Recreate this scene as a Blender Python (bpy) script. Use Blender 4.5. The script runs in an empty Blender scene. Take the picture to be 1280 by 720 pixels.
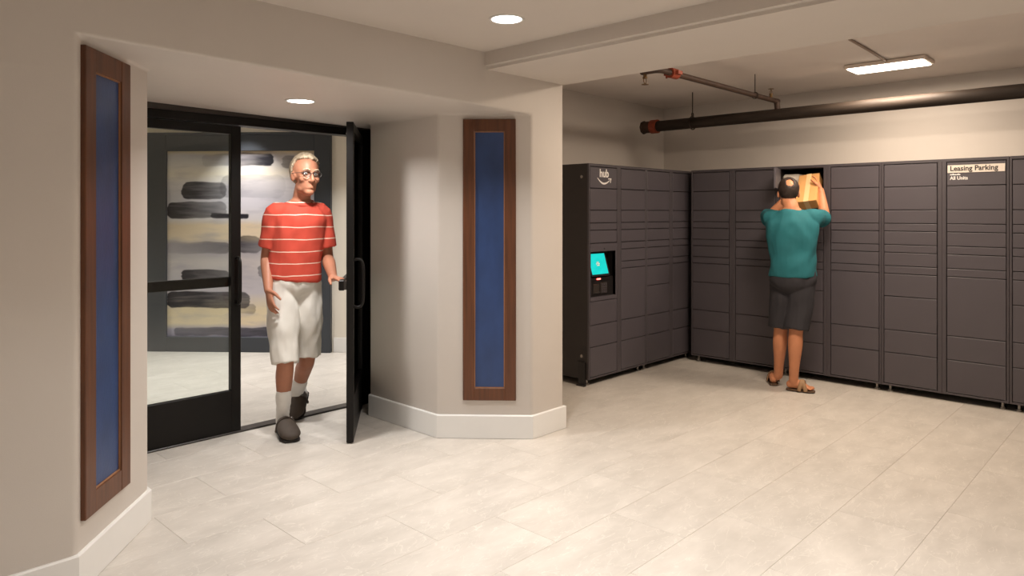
import bpy, bmesh, math, random
from mathutils import Vector, Matrix, noise
random.seed(7)
PI = math.pi
scene = bpy.context.scene
C = scene.collection

# ------------------------------------------------------------------ camera
F, H, HY = 891.0, 1.44, 266.0            # focal length in px, eye height, horizon row (1280x720)
_l = math.hypot(850, 891)
UX, UY = 850 / _l, 891 / _l              # building X axis in camera ground coordinates
def ray(px):
    a = (px - 640) / F
    return Vector((a * UX + UY, -a * UY + UX))
def pt(px, py, d):                        # pixel and depth -> point in the building
    r = ray(px) * d
    return Vector((r.x, r.y, H - (py - HY) / F * d))
def onY(px, y):
    r = ray(px); return r * (y / r.y)
cam = bpy.data.cameras.new('camera'); camo = bpy.data.objects.new('camera', cam)
C.objects.link(camo); scene.camera = camo
cam.sensor_width = 36; cam.lens = 36 * F / 1280; cam.shift_y = -(360 - HY) / 1280
cam.clip_start = 0.05
camo.location = (0, 0, H); camo.rotation_euler = (PI / 2, 0, -math.atan2(UY, UX))

# ------------------------------------------------------------------ world, exposure
w = bpy.data.worlds.new('world'); scene.world = w; w.use_nodes = True
w.node_tree.nodes['Background'].inputs[0].default_value = (0.9, 0.95, 1, 1)
w.node_tree.nodes['Background'].inputs[1].default_value = 0.02
scene.view_settings.view_transform = 'Standard'; scene.view_settings.look = 'None'
scene.view_settings.gamma = 1; scene.view_settings.use_curve_mapping = False
scene.view_settings.exposure = 0.16
P_TRAY, P_SOFFIT, P_LOCK, P_CORR, P_ART = 13.0, 15.5, 25.0, 17.0, 9.0
P_LOCK2 = 42.0
WARM, NEUT, COOL = (1, .82, .65), (1, .965, .93), (1, .98, .96)

# ------------------------------------------------------------------ dimensions (metres)
YF, YD = 3.045, 4.55                     # face of the near wall, plane of the doors
Z_SOF, Z_TRAY, Z_BEAM, Z_LOCK = 2.088, 2.395, 2.295, 2.58
def soffit_z(x): return 2.115 - (x - .8) * .018   # the soffit falls a little towards the pier
XB0, XB1 = 2.955, 3.69                   # beam / end of the pier
XW, YW = 6.80, 4.19                      # walls behind the lockers
S1, S2 = (0.81, YF), (1.236, 3.53)       # left splay
S3, S4 = (2.975, 3.495), (3.378, YF)     # right splay

# ------------------------------------------------------------------ material helpers
def srgb(*c):
    return tuple(((v / 255) / 12.92 if v / 255 <= .04045 else ((v / 255 + .055) / 1.055) ** 2.4) for v in c) + (1,)
MATS = {}
def mat(name, col, rough=.6, metal=0, noise_amt=.06, scale=8, bump=0, bscale=60, spec=.5, stretch=None, coord='Object'):
    m = bpy.data.materials.new(name); m.use_nodes = True
    n = m.node_tree; b = n.nodes['Principled BSDF']
    b.inputs['Roughness'].default_value = rough; b.inputs['Metallic'].default_value = metal
    b.inputs['Specular IOR Level'].default_value = spec
    tc = n.nodes.new('ShaderNodeTexCoord'); src = tc.outputs[coord]
    if stretch:
        mp = n.nodes.new('ShaderNodeMapping'); mp.inputs['Scale'].default_value = stretch
        n.links.new(src, mp.inputs[0]); src = mp.outputs[0]
    nz = n.nodes.new('ShaderNodeTexNoise'); nz.inputs['Scale'].default_value = scale; nz.inputs['Detail'].default_value = 5
    n.links.new(src, nz.inputs[0])
    rp = n.nodes.new('ShaderNodeValToRGB')
    rp.color_ramp.elements[0].position = .3; rp.color_ramp.elements[1].position = .7
    rp.color_ramp.elements[0].color = tuple(c * (1 - noise_amt) for c in col[:3]) + (1,)
    rp.color_ramp.elements[1].color = tuple(min(1, c * (1 + noise_amt)) for c in col[:3]) + (1,)
    n.links.new(nz.outputs[0], rp.inputs[0]); n.links.new(rp.outputs[0], b.inputs['Base Color'])
    if bump:
        nb = n.nodes.new('ShaderNodeTexNoise'); nb.inputs['Scale'].default_value = bscale; nb.inputs['Detail'].default_value = 4
        n.links.new(src, nb.inputs[0])
        bp = n.nodes.new('ShaderNodeBump'); bp.inputs['Strength'].default_value = bump; bp.inputs['Distance'].default_value = .004
        n.links.new(nb.outputs[0], bp.inputs['Height']); n.links.new(bp.outputs[0], b.inputs['Normal'])
    MATS[name] = m
    return m
def emit(name, col, strength):
    m = bpy.data.materials.new(name); m.use_nodes = True; n = m.node_tree
    b = n.nodes['Principled BSDF']
    b.inputs['Base Color'].default_value = (.8, .8, .8, 1)
    b.inputs['Emission Color'].default_value = col[:3] + (1,) if len(col) == 4 else tuple(col) + (1,)
    b.inputs['Emission Strength'].default_value = strength
    MATS[name] = m; return m
def glass(name, tint=(.93, .96, .95, 1), refl=.07):
    m = bpy.data.materials.new(name); m.use_nodes = True; n = m.node_tree
    n.nodes.remove(n.nodes['Principled BSDF']); out = n.nodes['Material Output']
    t = n.nodes.new('ShaderNodeBsdfTransparent'); t.inputs[0].default_value = tint
    g = n.nodes.new('ShaderNodeBsdfGlossy'); g.inputs['Roughness'].default_value = .01
    mx = n.nodes.new('ShaderNodeMixShader'); fr = n.nodes.new('ShaderNodeFresnel'); fr.inputs[0].default_value = 1.45
    n.links.new(fr.outputs[0], mx.inputs[0]); n.links.new(t.outputs[0], mx.inputs[1]); n.links.new(g.outputs[0], mx.inputs[2])
    n.links.new(mx.outputs[0], out.inputs[0]); MATS[name] = m; return m

mat('wall_paint', srgb(204, 196, 188), .55, noise_amt=.015, scale=3, bump=.08, bscale=220)
mat('wall_corridor', srgb(226, 218, 204), .6, noise_amt=.015, scale=3)
mat('ceiling_paint', srgb(204, 195, 186), .7, noise_amt=.015, scale=3, bump=.05, bscale=200)
mat('lock_ceiling', srgb(222, 212, 204), .75, noise_amt=.03, scale=2.5, bump=.1, bscale=90)
mat('white_trim', srgb(228, 226, 222), .4, noise_amt=.01)
mat('grout', srgb(180, 172, 161), .8)
mat('wood', srgb(92, 53, 29), .42, noise_amt=.28, scale=5, stretch=(9, 9, .6), bump=.06, bscale=30)
mat('wood_edge', srgb(150, 105, 70), .4, noise_amt=.15, scale=5, stretch=(9, 9, .6))
mat('black_alu', srgb(17, 14, 12), .42, noise_amt=.1, spec=.25)
mat('dark_alu', srgb(52, 46, 42), .4, noise_amt=.1)
mat('chrome', srgb(150, 146, 142), .25, metal=.9, noise_amt=.03)
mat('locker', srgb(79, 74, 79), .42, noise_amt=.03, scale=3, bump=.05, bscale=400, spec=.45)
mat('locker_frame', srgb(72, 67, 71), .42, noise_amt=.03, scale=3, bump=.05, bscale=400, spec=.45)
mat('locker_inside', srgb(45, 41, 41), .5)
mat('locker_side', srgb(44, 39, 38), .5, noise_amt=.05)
mat('black_plastic', srgb(30, 27, 27), .35, noise_amt=.05)
mat('white_print', srgb(235, 230, 225), .5, noise_amt=.01)
mat('sign_plate', srgb(222, 210, 198), .5, noise_amt=.01)
mat('black_print', srgb(35, 30, 28), .6, noise_amt=.01)
mat('pipe', srgb(46, 38, 32), .6, metal=0, spec=.22, noise_amt=.25, scale=6, stretch=(6, 1, 6))
mat('pipe_rust', srgb(62, 43, 32), .6, metal=.2, noise_amt=.3, scale=12)
mat('coupling_red', srgb(136, 58, 34), .55, noise_amt=.15, scale=20)
mat('rod', srgb(60, 50, 44), .5, metal=.5)
mat('brass', srgb(110, 84, 52), .4, metal=.6)
mat('conduit_paint', srgb(150, 130, 114), .6)
mat('lamp_housing', srgb(210, 196, 184), .5, noise_amt=.02)
mat('charcoal', srgb(52, 56, 62), .5, noise_amt=.03, scale=4)
mat('cardboard', srgb(205, 152, 92), .7, noise_amt=.06, scale=10, bump=.1, bscale=80)
mat('tape', srgb(222, 190, 140), .35, noise_amt=.03)
mat('parcel_white', srgb(226, 218, 206), .5, noise_amt=.04)
mat('skin_light', srgb(172, 116, 90), .5, noise_amt=.10, scale=9, spec=.35)
mat('skin_tan', srgb(196, 132, 96), .5, noise_amt=.10, scale=9, spec=.35)
mat('hair_grey', srgb(166, 148, 124), .55, noise_amt=.35, scale=18, stretch=(3, 3, .6), bump=.5, bscale=60)
mat('hair_dark', srgb(46, 32, 26), .6, noise_amt=.3, scale=30, bump=.5, bscale=90)
mat('eye_white', srgb(225, 220, 214), .2, noise_amt=.01)
mat('iris', srgb(60, 48, 38), .2, noise_amt=.1)
mat('khaki', srgb(214, 209, 200), .8, noise_amt=.06, scale=6, bump=.2, bscale=250)
mat('teal', srgb(24, 98, 106), .85, noise_amt=.08, scale=6, bump=.2, bscale=300)
mat('navy_short', srgb(40, 38, 43), .85, noise_amt=.08, scale=6, bump=.2, bscale=300)
mat('sock', srgb(226, 222, 216), .9, noise_amt=.04, bump=.3, bscale=250)
mat('clog', srgb(68, 57, 48), .75, noise_amt=.12, scale=20, bump=.2, bscale=200)
mat('sole', srgb(40, 34, 30), .8)
mat('sandal', srgb(150, 118, 86), .7, noise_amt=.15, scale=20)
mat('sandal_sole', srgb(88, 66, 48), .8, noise_amt=.2, scale=20)
mat('red_tag', srgb(190, 50, 60), .5)
glass('door_glass'); glass('lens_glass')
emit('lamp_disc', (1, .96, .92, 1), 9)
emit('lamp_panel', (1, .90, .76, 1), 10)
emit('scan_red', (1, .05, .04, 1), 5)

def blue_mat():
    m = mat('blue_panel', srgb(42, 64, 108), .38, noise_amt=.16, scale=5, stretch=(2, 2, 1), bump=.15, bscale=45)
    return m
blue_mat()

def screen_mat():
    m = bpy.data.materials.new('screen'); m.use_nodes = True; n = m.node_tree; b = n.nodes['Principled BSDF']
    b.inputs['Base Color'].default_value = (0, .05, .05, 1); b.inputs['Roughness'].default_value = .2
    nz = n.nodes.new('ShaderNodeTexNoise'); nz.inputs['Scale'].default_value = 3
    rp = n.nodes.new('ShaderNodeValToRGB'); rp.color_ramp.elements[0].color = srgb(10, 205, 195); rp.color_ramp.elements[1].color = srgb(40, 235, 225)
    n.links.new(nz.outputs[0], rp.inputs[0]); n.links.new(rp.outputs[0], b.inputs['Emission Color'])
    b.inputs['Emission Strength'].default_value = .85
    MATS['screen'] = m
screen_mat()

def floor_mat():
    m = bpy.data.materials.new('floor_tile'); m.use_nodes = True; n = m.node_tree; L = n.links.new
    b = n.nodes['Principled BSDF']; b.inputs['Roughness'].default_value = .36; b.inputs['Specular IOR Level'].default_value = .4
    tc = n.nodes.new('ShaderNodeTexCoord'); oi = n.nodes.new('ShaderNodeObjectInfo')
    ad = n.nodes.new('ShaderNodeVectorMath'); ad.operation = 'MULTIPLY_ADD'
    cx = n.nodes.new('ShaderNodeCombineXYZ')
    for k in range(3): L(oi.outputs['Random'], cx.inputs[k])
    L(cx.outputs[0], ad.inputs[0]); ad.inputs[1].default_value = (31, 47, 13); L(tc.outputs['Object'], ad.inputs[2])
    # soft clouds
    mp = n.nodes.new('ShaderNodeMapping'); mp.inputs['Scale'].default_value = (1.6, 3.4, 1); L(ad.outputs[0], mp.inputs[0])
    n1 = n.nodes.new('ShaderNodeTexNoise'); n1.inputs['Scale'].default_value = 2.2; n1.inputs['Detail'].default_value = 7; n1.inputs['Roughness'].default_value = .62
    L(mp.outputs[0], n1.inputs[0])
    rp = n.nodes.new('ShaderNodeValToRGB'); e = rp.color_ramp.elements
    e[0].position = .28; e[0].color = srgb(184, 177, 168); e[1].position = .72; e[1].color = srgb(206, 199, 190)
    L(n1.outputs[0], rp.inputs[0])
    # pale veins
    n2 = n.nodes.new('ShaderNodeTexNoise'); n2.inputs['Scale'].default_value = 3.2; n2.inputs['Detail'].default_value = 4; n2.inputs['Distortion'].default_value = 1.2
    L(mp.outputs[0], n2.inputs[0])
    s = n.nodes.new('ShaderNodeMath'); s.operation = 'SUBTRACT'; L(n2.outputs[0], s.inputs[0]); s.inputs[1].default_value = .5
    a = n.nodes.new('ShaderNodeMath'); a.operation = 'ABSOLUTE'; L(s.outputs[0], a.inputs[0])
    mr = n.nodes.new('ShaderNodeMapRange'); mr.inputs['From Min'].default_value = 0; mr.inputs['From Max'].default_value = .012
    mr.inputs['To Min'].default_value = .5; mr.inputs['To Max'].default_value = 0; L(a.outputs[0], mr.inputs[0])
    mx = n.nodes.new('ShaderNodeMix'); mx.data_type = 'RGBA'; L(mr.outputs[0], mx.inputs[0]); L(rp.outputs[0], mx.inputs[6]); mx.inputs[7].default_value = srgb(222, 216, 206)
    hs = n.nodes.new('ShaderNodeHueSaturation'); L(mx.outputs[2], hs.inputs['Color'])
    vr = n.nodes.new('ShaderNodeMapRange'); vr.inputs['To Min'].default_value = .985; vr.inputs['To Max'].default_value = 1.015; L(oi.outputs['Random'], vr.inputs[0]); L(vr.outputs[0], hs.inputs['Value'])
    L(hs.outputs[0], b.inputs['Base Color'])
    MATS['floor_tile'] = m
floor_mat()

def shirt_mat(name, base, stripe, z0, step, half):
    m = mat(name, base, .85, noise_amt=.06, scale=5, bump=.25, bscale=300)
    n = m.node_tree; L = n.links.new; b = n.nodes['Principled BSDF']
    src = b.inputs['Base Color'].links[0].from_socket
    tc = n.nodes.new('ShaderNodeTexCoord'); sx = n.nodes.new('ShaderNodeSeparateXYZ'); L(tc.outputs['Object'], sx.inputs[0])
    nz = n.nodes.new('ShaderNodeTexNoise'); nz.inputs['Scale'].default_value = 4; L(tc.outputs['Object'], nz.inputs[0])
    def M(op, a, b_):
        q = n.nodes.new('ShaderNodeMath'); q.operation = op
        for i, v in enumerate((a, b_)):
            if isinstance(v, (int, float)): q.inputs[i].default_value = v
            else: L(v, q.inputs[i])
        return q.outputs[0]
    z = M('ADD', sx.outputs['Z'], M('MULTIPLY', M('SUBTRACT', nz.outputs[0], .5), .03))
    f = M('FRACT', M('DIVIDE', M('SUBTRACT', z, z0), step), 0)
    k = M('LESS_THAN', M('ABSOLUTE', M('SUBTRACT', f, .5), 0), half / step)
    mx = n.nodes.new('ShaderNodeMix'); mx.data_type = 'RGBA'; L(k, mx.inputs[0]); L(src, mx.inputs[6]); mx.inputs[7].default_value = stripe
    L(mx.outputs[2], b.inputs['Base Color'])

def painting_mat(W, Hh):
    # abstract brush strokes; local x across 0..W, z up 0..Hh
    m = bpy.data.materials.new('abstract_paint'); m.use_nodes = True; n = m.node_tree; L = n.links.new
    b = n.nodes['Principled BSDF']; b.inputs['Roughness'].default_value = .5
    tc = n.nodes.new('ShaderNodeTexCoord'); sx = n.nodes.new('ShaderNodeSeparateXYZ'); L(tc.outputs['Object'], sx.inputs[0])
    def M(op, a, b_=0.0, c=None):
        q = n.nodes.new('ShaderNodeMath'); q.operation = op
        for i, v in enumerate((a, b_) if c is None else (a, b_, c)):
            if isinstance(v, (int, float)): q.inputs[i].default_value = v
            else: L(v, q.inputs[i])
        return q.outputs[0]
    def nz(scale, st):
        mp = n.nodes.new('ShaderNodeMapping'); mp.inputs['Scale'].default_value = st; L(tc.outputs['Object'], mp.inputs[0])
        t = n.nodes.new('ShaderNodeTexNoise'); t.inputs['Scale'].default_value = scale; t.inputs['Detail'].default_value = 5; L(mp.outputs[0], t.inputs[0])
        return t.outputs[0]
    wob = nz(3, (1, 1, 1.5)); wash = nz(4, (.8, 1, 3)); fine = nz(9, (.5, 1, 4))
    x = M('DIVIDE', sx.outputs['X'], W); v = M('SUBTRACT', 1.0, M('DIVIDE', sx.outputs['Z'], Hh))
    v = M('ADD', v, M('MULTIPLY', M('SUBTRACT', wob, .5), .035))
    x = M('ADD', x, M('MULTIPLY', M('SUBTRACT', fine, .5), .03))
    rp = n.nodes.new('ShaderNodeValToRGB'); L(v, rp.inputs[0]); cr = rp.color_ramp
    stops = [(0, (196, 176, 140)), (.03, (176, 170, 172)), (.07, (196, 190, 186)), (.12, (216, 206, 190)), (.17, (206, 200, 200)), (.24, (186, 182, 188)),
             (.30, (190, 186, 192)), (.37, (196, 190, 190)), (.40, (206, 186, 158)), (.47, (214, 196, 170)), (.50, (160, 154, 160)), (.55, (170, 164, 168)),
             (.60, (190, 182, 180)), (.68, (176, 170, 174)), (.76, (182, 176, 182)), (.85, (206, 190, 158)), (.93, (210, 194, 164)), (.96, (150, 146, 160)), (1, (120, 116, 136))]
    while len(cr.elements) < len(stops): cr.elements.new(.5)
    for e, (p, c) in zip(cr.elements, stops): e.position = p; e.color = srgb(*c)
    col = rp.outputs[0]
    def mixc(fac, a, c):
        mx = n.nodes.new('ShaderNodeMix'); mx.data_type = 'RGBA'; L(fac, mx.inputs[0]); L(a, mx.inputs[6]); mx.inputs[7].default_value = c
        return mx.outputs[2]
    mrw = n.nodes.new('ShaderNodeMapRange'); mrw.inputs[1].default_value = .5; mrw.inputs[2].default_value = .75; mrw.inputs[4].default_value = .55; L(wash, mrw.inputs[0])
    col = mixc(mrw.outputs[0], col, srgb(150, 146, 158))
    # strokes: x0 x1 y0 y1 opacity at left and right
    S = [(.24, .72, .018, .078, .15, .95), (.10, .40, .165, .258, .95, .6), (.36, .80, .13, .25, .35, .1), (.0, .40, .275, .362, .97, .5), (.30, .55, .34, .364, .8, .95),
         (.0, .42, .49, .55, .1, .55), (.48, .64, .455, .55, .75, .5), (.10, .42, .64, .705, .95, .6), (.0, .56, .76, .842, .95, .7), (.42, .60, .82, .87, .2, .4),
         (.05, .75, .955, .995, .5, .8), (.62, .95, .60, .69, .5, .2), (.70, .98, .30, .37, .6, .3), (.72, .97, .78, .85, .7, .3), (.78, 1.0, .03, .09, .4, .7)]
    for (x0, x1, y0, y1, o0, o1) in S:
        cx, cy, hx, hy = (x0 + x1) / 2, (y0 + y1) / 2, (x1 - x0) / 2, (y1 - y0) / 2
        r = hy * .8
        ax = M('MULTIPLY', M('MAXIMUM', M('SUBTRACT', M('ABSOLUTE', M('SUBTRACT', x, cx)), hx - r * Hh / W), 0.0), W / Hh)
        ay = M('MAXIMUM', M('SUBTRACT', M('ABSOLUTE', M('SUBTRACT', v, cy)), hy - r), 0.0)
        d = M('SQRT', M('ADD', M('MULTIPLY', ax, ax), M('MULTIPLY', ay, ay)))
        mr = n.nodes.new('ShaderNodeMapRange'); mr.interpolation_type = 'SMOOTHSTEP'
        mr.inputs[1].default_value = r - .002; mr.inputs[2].default_value = r + .006; mr.inputs[3].default_value = 1; mr.inputs[4].default_value = 0; L(d, mr.inputs[0])
        op = n.nodes.new('ShaderNodeMapRange'); op.inputs[1].default_value = x0; op.inputs[2].default_value = x1; op.inputs[3].default_value = o0; op.inputs[4].default_value = o1; L(x, op.inputs[0])
        f = M('MULTIPLY', M('MULTIPLY', mr.outputs[0], op.outputs[0]), M('ADD', M('MULTIPLY', fine, .7), .75))
        f = M('MINIMUM', f, 1.0)
        col = mixc(f, col, srgb(20, 18, 30))
    L(col, b.inputs['Base Color']); MATS['abstract_paint'] = m

# ------------------------------------------------------------------ mesh helpers
def link(name, me, m=None, parent=None):
    o = bpy.data.objects.new(name, me); C.objects.link(o)
    if m: me.materials.clear(); me.materials.append(MATS[m])
    if parent: o.parent = parent
    return o
def obj(name, bm, m, parent=None, smooth=False):
    me = bpy.data.meshes.new(name); bmesh.ops.recalc_face_normals(bm, faces=bm.faces)
    bm.to_mesh(me); bm.free()
    if smooth:
        for p in me.polygons: p.use_smooth = True
    return link(name, me, m, parent)
def struct(name, bm, m, label=None, cat=None, smooth=False):
    o = obj(name, bm, m, smooth=smooth); o['kind'] = 'structure'
    if label: o['label'] = label
    if cat: o['category'] = cat
    return o
def thing(name, label, cat, loc=(0, 0, 0), rz=0, group=None):
    o = bpy.data.objects.new(name, None); C.objects.link(o); o.empty_display_size = .05
    o.location = loc; o.rotation_euler = (0, 0, rz); o['label'] = label; o['category'] = cat
    if group: o['group'] = group
    return o
def box(bm, x0, x1, y0, y1, z0, z1, bev=0):
    r = bmesh.ops.create_cube(bm, size=1)
    vs = r['verts']
    for v in vs:
        v.co = Vector((x0 + (v.co.x + .5) * (x1 - x0), y0 + (v.co.y + .5) * (y1 - y0), z0 + (v.co.z + .5) * (z1 - z0)))
    if bev:
        es = list({e for v in vs for e in v.link_edges})
        bmesh.ops.bevel(bm, geom=es, offset=bev, segments=1, affect='EDGES', clamp_overlap=True)
    return bm
def nb(): return bmesh.new()
def boxbm(*a, **k): return box(bmesh.new(), *a, **k)
def prism(bm, poly, z0, z1):
    zt = z1 if callable(z1) else (lambda x: z1)
    a = [bm.verts.new((x, y, z0)) for x, y in poly]; b = [bm.verts.new((x, y, zt(x))) for x, y in poly]
    k = len(poly)
    bm.faces.new(a); bm.faces.new(b)
    for i in range(k): bm.faces.new((a[i], a[(i + 1) % k], b[(i + 1) % k], b[i]))
    return bm
def cyl(bm, p, q, r, seg=16, r2=None):
    p, q = Vector(p), Vector(q); d = q - p
    M = Matrix.Translation((p + q) / 2) @ d.to_track_quat('Z', 'Y').to_matrix().to_4x4()
    bmesh.ops.create_cone(bm, cap_ends=True, segments=seg, radius1=r, radius2=r if r2 is None else r2, depth=d.length, matrix=M)
    return bm
def ell(bm, c, rad, R=None, sub=3):
    M = Matrix.Translation(Vector(c)) @ (R.to_4x4() if R else Matrix.Identity(4)) @ Matrix.Diagonal((*rad, 1))
    bmesh.ops.create_icosphere(bm, subdivisions=sub, radius=1, matrix=M)
def catmull(P, n):
    out = []
    for i in range(len(P) - 1):
        p0 = P[max(i - 1, 0)]; p1 = P[i]; p2 = P[i + 1]; p3 = P[min(i + 2, len(P) - 1)]
        for k in range(n):
            t = k / n
            out.append([.5 * (2 * b + (c - a) * t + (2 * a - 5 * b + 4 * c - d) * t * t + (-a + 3 * b - 3 * c + d) * t ** 3) for a, b, c, d in zip(p0, p1, p2, p3)])
    out.append(list(P[-1])); return out
def tube(bm, pts, rad, side=None, seg=14, sub=4, cap=True):
    """smooth tapered tube; rad = list of r or (r_side, r_other); side = vector of the first ellipse axis"""
    rows = []
    for p, r in zip(pts, rad):
        r = (r, r) if isinstance(r, (int, float)) else r
        rows.append([p[0], p[1], p[2], r[0], r[1]])
    rows = catmull(rows, sub)
    cs = [Vector(r[:3]) for r in rows]
    # rounded ends
    def tang(i):
        return (cs[min(i + 1, len(cs) - 1)] - cs[max(i - 1, 0)]).normalized()
    ring = []
    t0, t1 = tang(0), tang(len(cs) - 1)
    seq = []
    if cap:
        for a in (75, 50, 25):
            k = math.cos(math.radians(a)); s = math.sin(math.radians(a)); r = min(rows[0][3], rows[0][4])
            seq.append((cs[0] - t0 * r * s, t0, rows[0][3] * k, rows[0][4] * k))
    for i, r in enumerate(rows): seq.append((cs[i], tang(i), max(r[3], .001), max(r[4], .001)))
    if cap:
        for a in (25, 50, 75):
            k = math.cos(math.radians(a)); s = math.sin(math.radians(a)); r = min(rows[-1][3], rows[-1][4])
            seq.append((cs[-1] + t1 * r * s, t1, rows[-1][3] * k, rows[-1][4] * k))
    ref = Vector(side) if side is not None else (Vector((1, 0, 0)) if abs(t0.x) < .8 else Vector((0, 1, 0)))
    for c, t, a, b in seq:
        e1 = ref - t * ref.dot(t)
        if e1.length < 1e-4: e1 = t.orthogonal()
        e1.normalize(); e2 = t.cross(e1)
        if side is None: ref = e1
        ring.append([bm.verts.new(c + e1 * (a * math.cos(2 * PI * k / seg)) + e2 * (b * math.sin(2 * PI * k / seg))) for k in range(seg)])
    for A, B in zip(ring, ring[1:]):
        for k in range(seg): bm.faces.new((A[k], A[(k + 1) % seg], B[(k + 1) % seg], B[k]))
    bm.faces.new(ring[0][::-1]); bm.faces.new(ring[-1])
    return bm
def remesh(bm, voxel, smooth=4, fold=None, off=Vector((0, 0, 0))):
    bmesh.ops.recalc_face_normals(bm, faces=bm.faces)
    me = bpy.data.meshes.new('temporary'); bm.to_mesh(me); bm.free()
    o = bpy.data.objects.new('temporary', me); C.objects.link(o)
    md = o.modifiers.new('r', 'REMESH'); md.mode = 'VOXEL'; md.voxel_size = voxel
    if smooth:
        ms = o.modifiers.new('s', 'SMOOTH'); ms.factor = .5; ms.iterations = smooth
    dg = bpy.context.evaluated_depsgraph_get(); dg.update()
    out = bpy.data.meshes.new_from_object(o.evaluated_get(dg))
    bpy.data.objects.remove(o); bpy.data.meshes.remove(me)
    if fold:
        amp, sc = fold
        nr = [v.normal.copy() for v in out.vertices]
        for v, nn in zip(out.vertices, nr):
            q = Vector((v.co.x * sc[0], v.co.y * sc[0], v.co.z * sc[1]))
            h = noise.noise(q) + .5 * noise.noise(q * 2.1 + Vector((5, 3, 1)))
            v.co += nn * (amp * h)
    for v in out.vertices: v.co -= off
    for p in out.polygons: p.use_smooth = True
    return out
def boolcut(bm, cut, bevel=0, seg=3, angle=30):
    for q in (bm, cut): bmesh.ops.recalc_face_normals(q, faces=q.faces)
    m1 = bpy.data.meshes.new('temporary'); bm.to_mesh(m1); bm.free(); m2 = bpy.data.meshes.new('temporary'); cut.to_mesh(m2); cut.free()
    a = bpy.data.objects.new('temporary', m1); b = bpy.data.objects.new('temporary', m2); C.objects.link(a); C.objects.link(b)
    md = a.modifiers.new('b', 'BOOLEAN'); md.operation = 'DIFFERENCE'; md.object = b; md.solver = 'EXACT'
    if bevel:
        mb = a.modifiers.new('v', 'BEVEL'); mb.width = bevel; mb.segments = seg; mb.limit_method = 'ANGLE'; mb.angle_limit = math.radians(angle)
        mb.harden_normals = False
    dg = bpy.context.evaluated_depsgraph_get(); dg.update()
    out = bpy.data.meshes.new_from_object(a.evaluated_get(dg))
    bpy.data.objects.remove(a); bpy.data.objects.remove(b)
    return out
def autosmooth(me, ang=40):
    for p in me.polygons: p.use_smooth = True
    me.set_sharp_from_angle(angle=math.radians(ang))

# ------------------------------------------------------------------ room shell
# floor: slab with grout level top, single tiles laid on it
fl = struct('floor', boxbm(-2.8, 7.2, -2.8, 11.5, -.12, -.0015), 'grout', 'pale stone look tile floor laid in running bond', 'floor')
TL, TW, G = .77, .385, .0013
tm = bpy.data.meshes.new('tile'); tb = boxbm(-TL / 2 + G / 2, TL / 2 - G / 2, -TW / 2 + G / 2, TW / 2 - G / 2, -.006, 0, bev=.0008)
bmesh.ops.recalc_face_normals(tb, faces=tb.faces); tb.to_mesh(tm); tb.free(); tm.materials.append(MATS['floor_tile'])
def visible_floor(x, y):
    d = x * UY + y * UX; s = x * UX - y * UY
    if d < 1.2 or abs(s) > .74 * d + 1.7: return False
    if y > YD + .3:                                   # corridor seen through the doors
        return abs(math.atan2(y, x) - math.radians(63)) < .22 and (x * 1.147 + y) < 11.9
    if y > YF + .2 and x < .3: return False
    return x < 7 and y < 4.75
nt = 0
for j in range(-2, 22):
    y = 3.165 - .385 * 8 + TW / 2 + j * .385
    for i in range(-3, 11):
        x = 1.27 + TL / 2 + (i - 1) * TL + (0 if (j % 2 == 0) else .35)
        if not visible_floor(x, y) or nt > 290: continue
        o = link('tile', tm, None, fl); o.location = (x, y, 0); nt += 1
# plain tile surface beyond the single tiles
far = obj('tile_field', boxbm(-2.8, 7.2, -2.8, .05, -.0014, -.0002), 'floor_tile', fl)

# the wall with the door recess (one solid; the splayed recess cut out of it)
wb = boxbm(-2.8, XB1, YF, 4.66, -.05, 2.72)
rec = [S1, S2, (S2[0], 4.24), (1.20, 4.24), (1.20, 4.9), (3.165, 4.9), (3.165, 4.24), (S3[0], 4.24), S3, S4, (S4[0], YF - .3), (S1[0], YF - .3)]
wm = boolcut(wb, prism(nb(), rec, -.2, soffit_z), bevel=.016, seg=4, angle=25)
autosmooth(wm, 35)
wl = link('wall_left', wm, 'wall_paint'); wl['kind'] = 'structure'; wl['label'] = 'beige painted wall with splayed recess around the glass doors'; wl['category'] = 'wall'
# remaining shell
struct('wall_right', boxbm(XW, XW + .1, -2.8, YW + .1, -.02, 2.75), 'wall_paint', 'beige wall above the long locker bank', 'wall')
struct('wall_behind_lockers', boxbm(XB1 - .02, XW + .1, YW, YW + .1, -.02, 2.75), 'wall_paint', 'beige wall above the locker bank with the touch screen', 'wall')
struct('wall_back', boxbm(-2.9, 7, -2.9, -2.8, -.02, 2.75), 'wall_paint')
struct('wall_side', boxbm(-2.9, -2.8, -2.9, YF + .05, -.02, 2.75), 'wall_paint')
struct('ceiling', boxbm(-2.9, XB0 + .05, -2.9, YF + .05, Z_TRAY, Z_TRAY + .1), 'ceiling_paint', 'smooth beige raised ceiling with round downlight', 'ceiling')
bm_ = boxbm(XB0, XB1, -2.9, YF + .02, Z_BEAM, 2.73)
es = [e for e in bm_.edges if all(abs(v.co.z - Z_BEAM) < 1e-4 for v in e.verts) and all(abs(v.co.x - XB0) < 1e-4 for v in e.verts)]
bmesh.ops.bevel(bm_, geom=es, offset=.022, segments=5, affect='EDGES')
bmo = struct('ceiling_beam', bm_, 'ceiling_paint', 'dropped ceiling beam between lobby and locker area', 'beam'); autosmooth(bmo.data, 35)
struct('ceiling_lockers', boxbm(XB1 - .05, XW + .1, -2.9, YW + .1, Z_LOCK, Z_LOCK + .1), 'lock_ceiling', 'bare painted ceiling above the lockers', 'ceiling')

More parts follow.
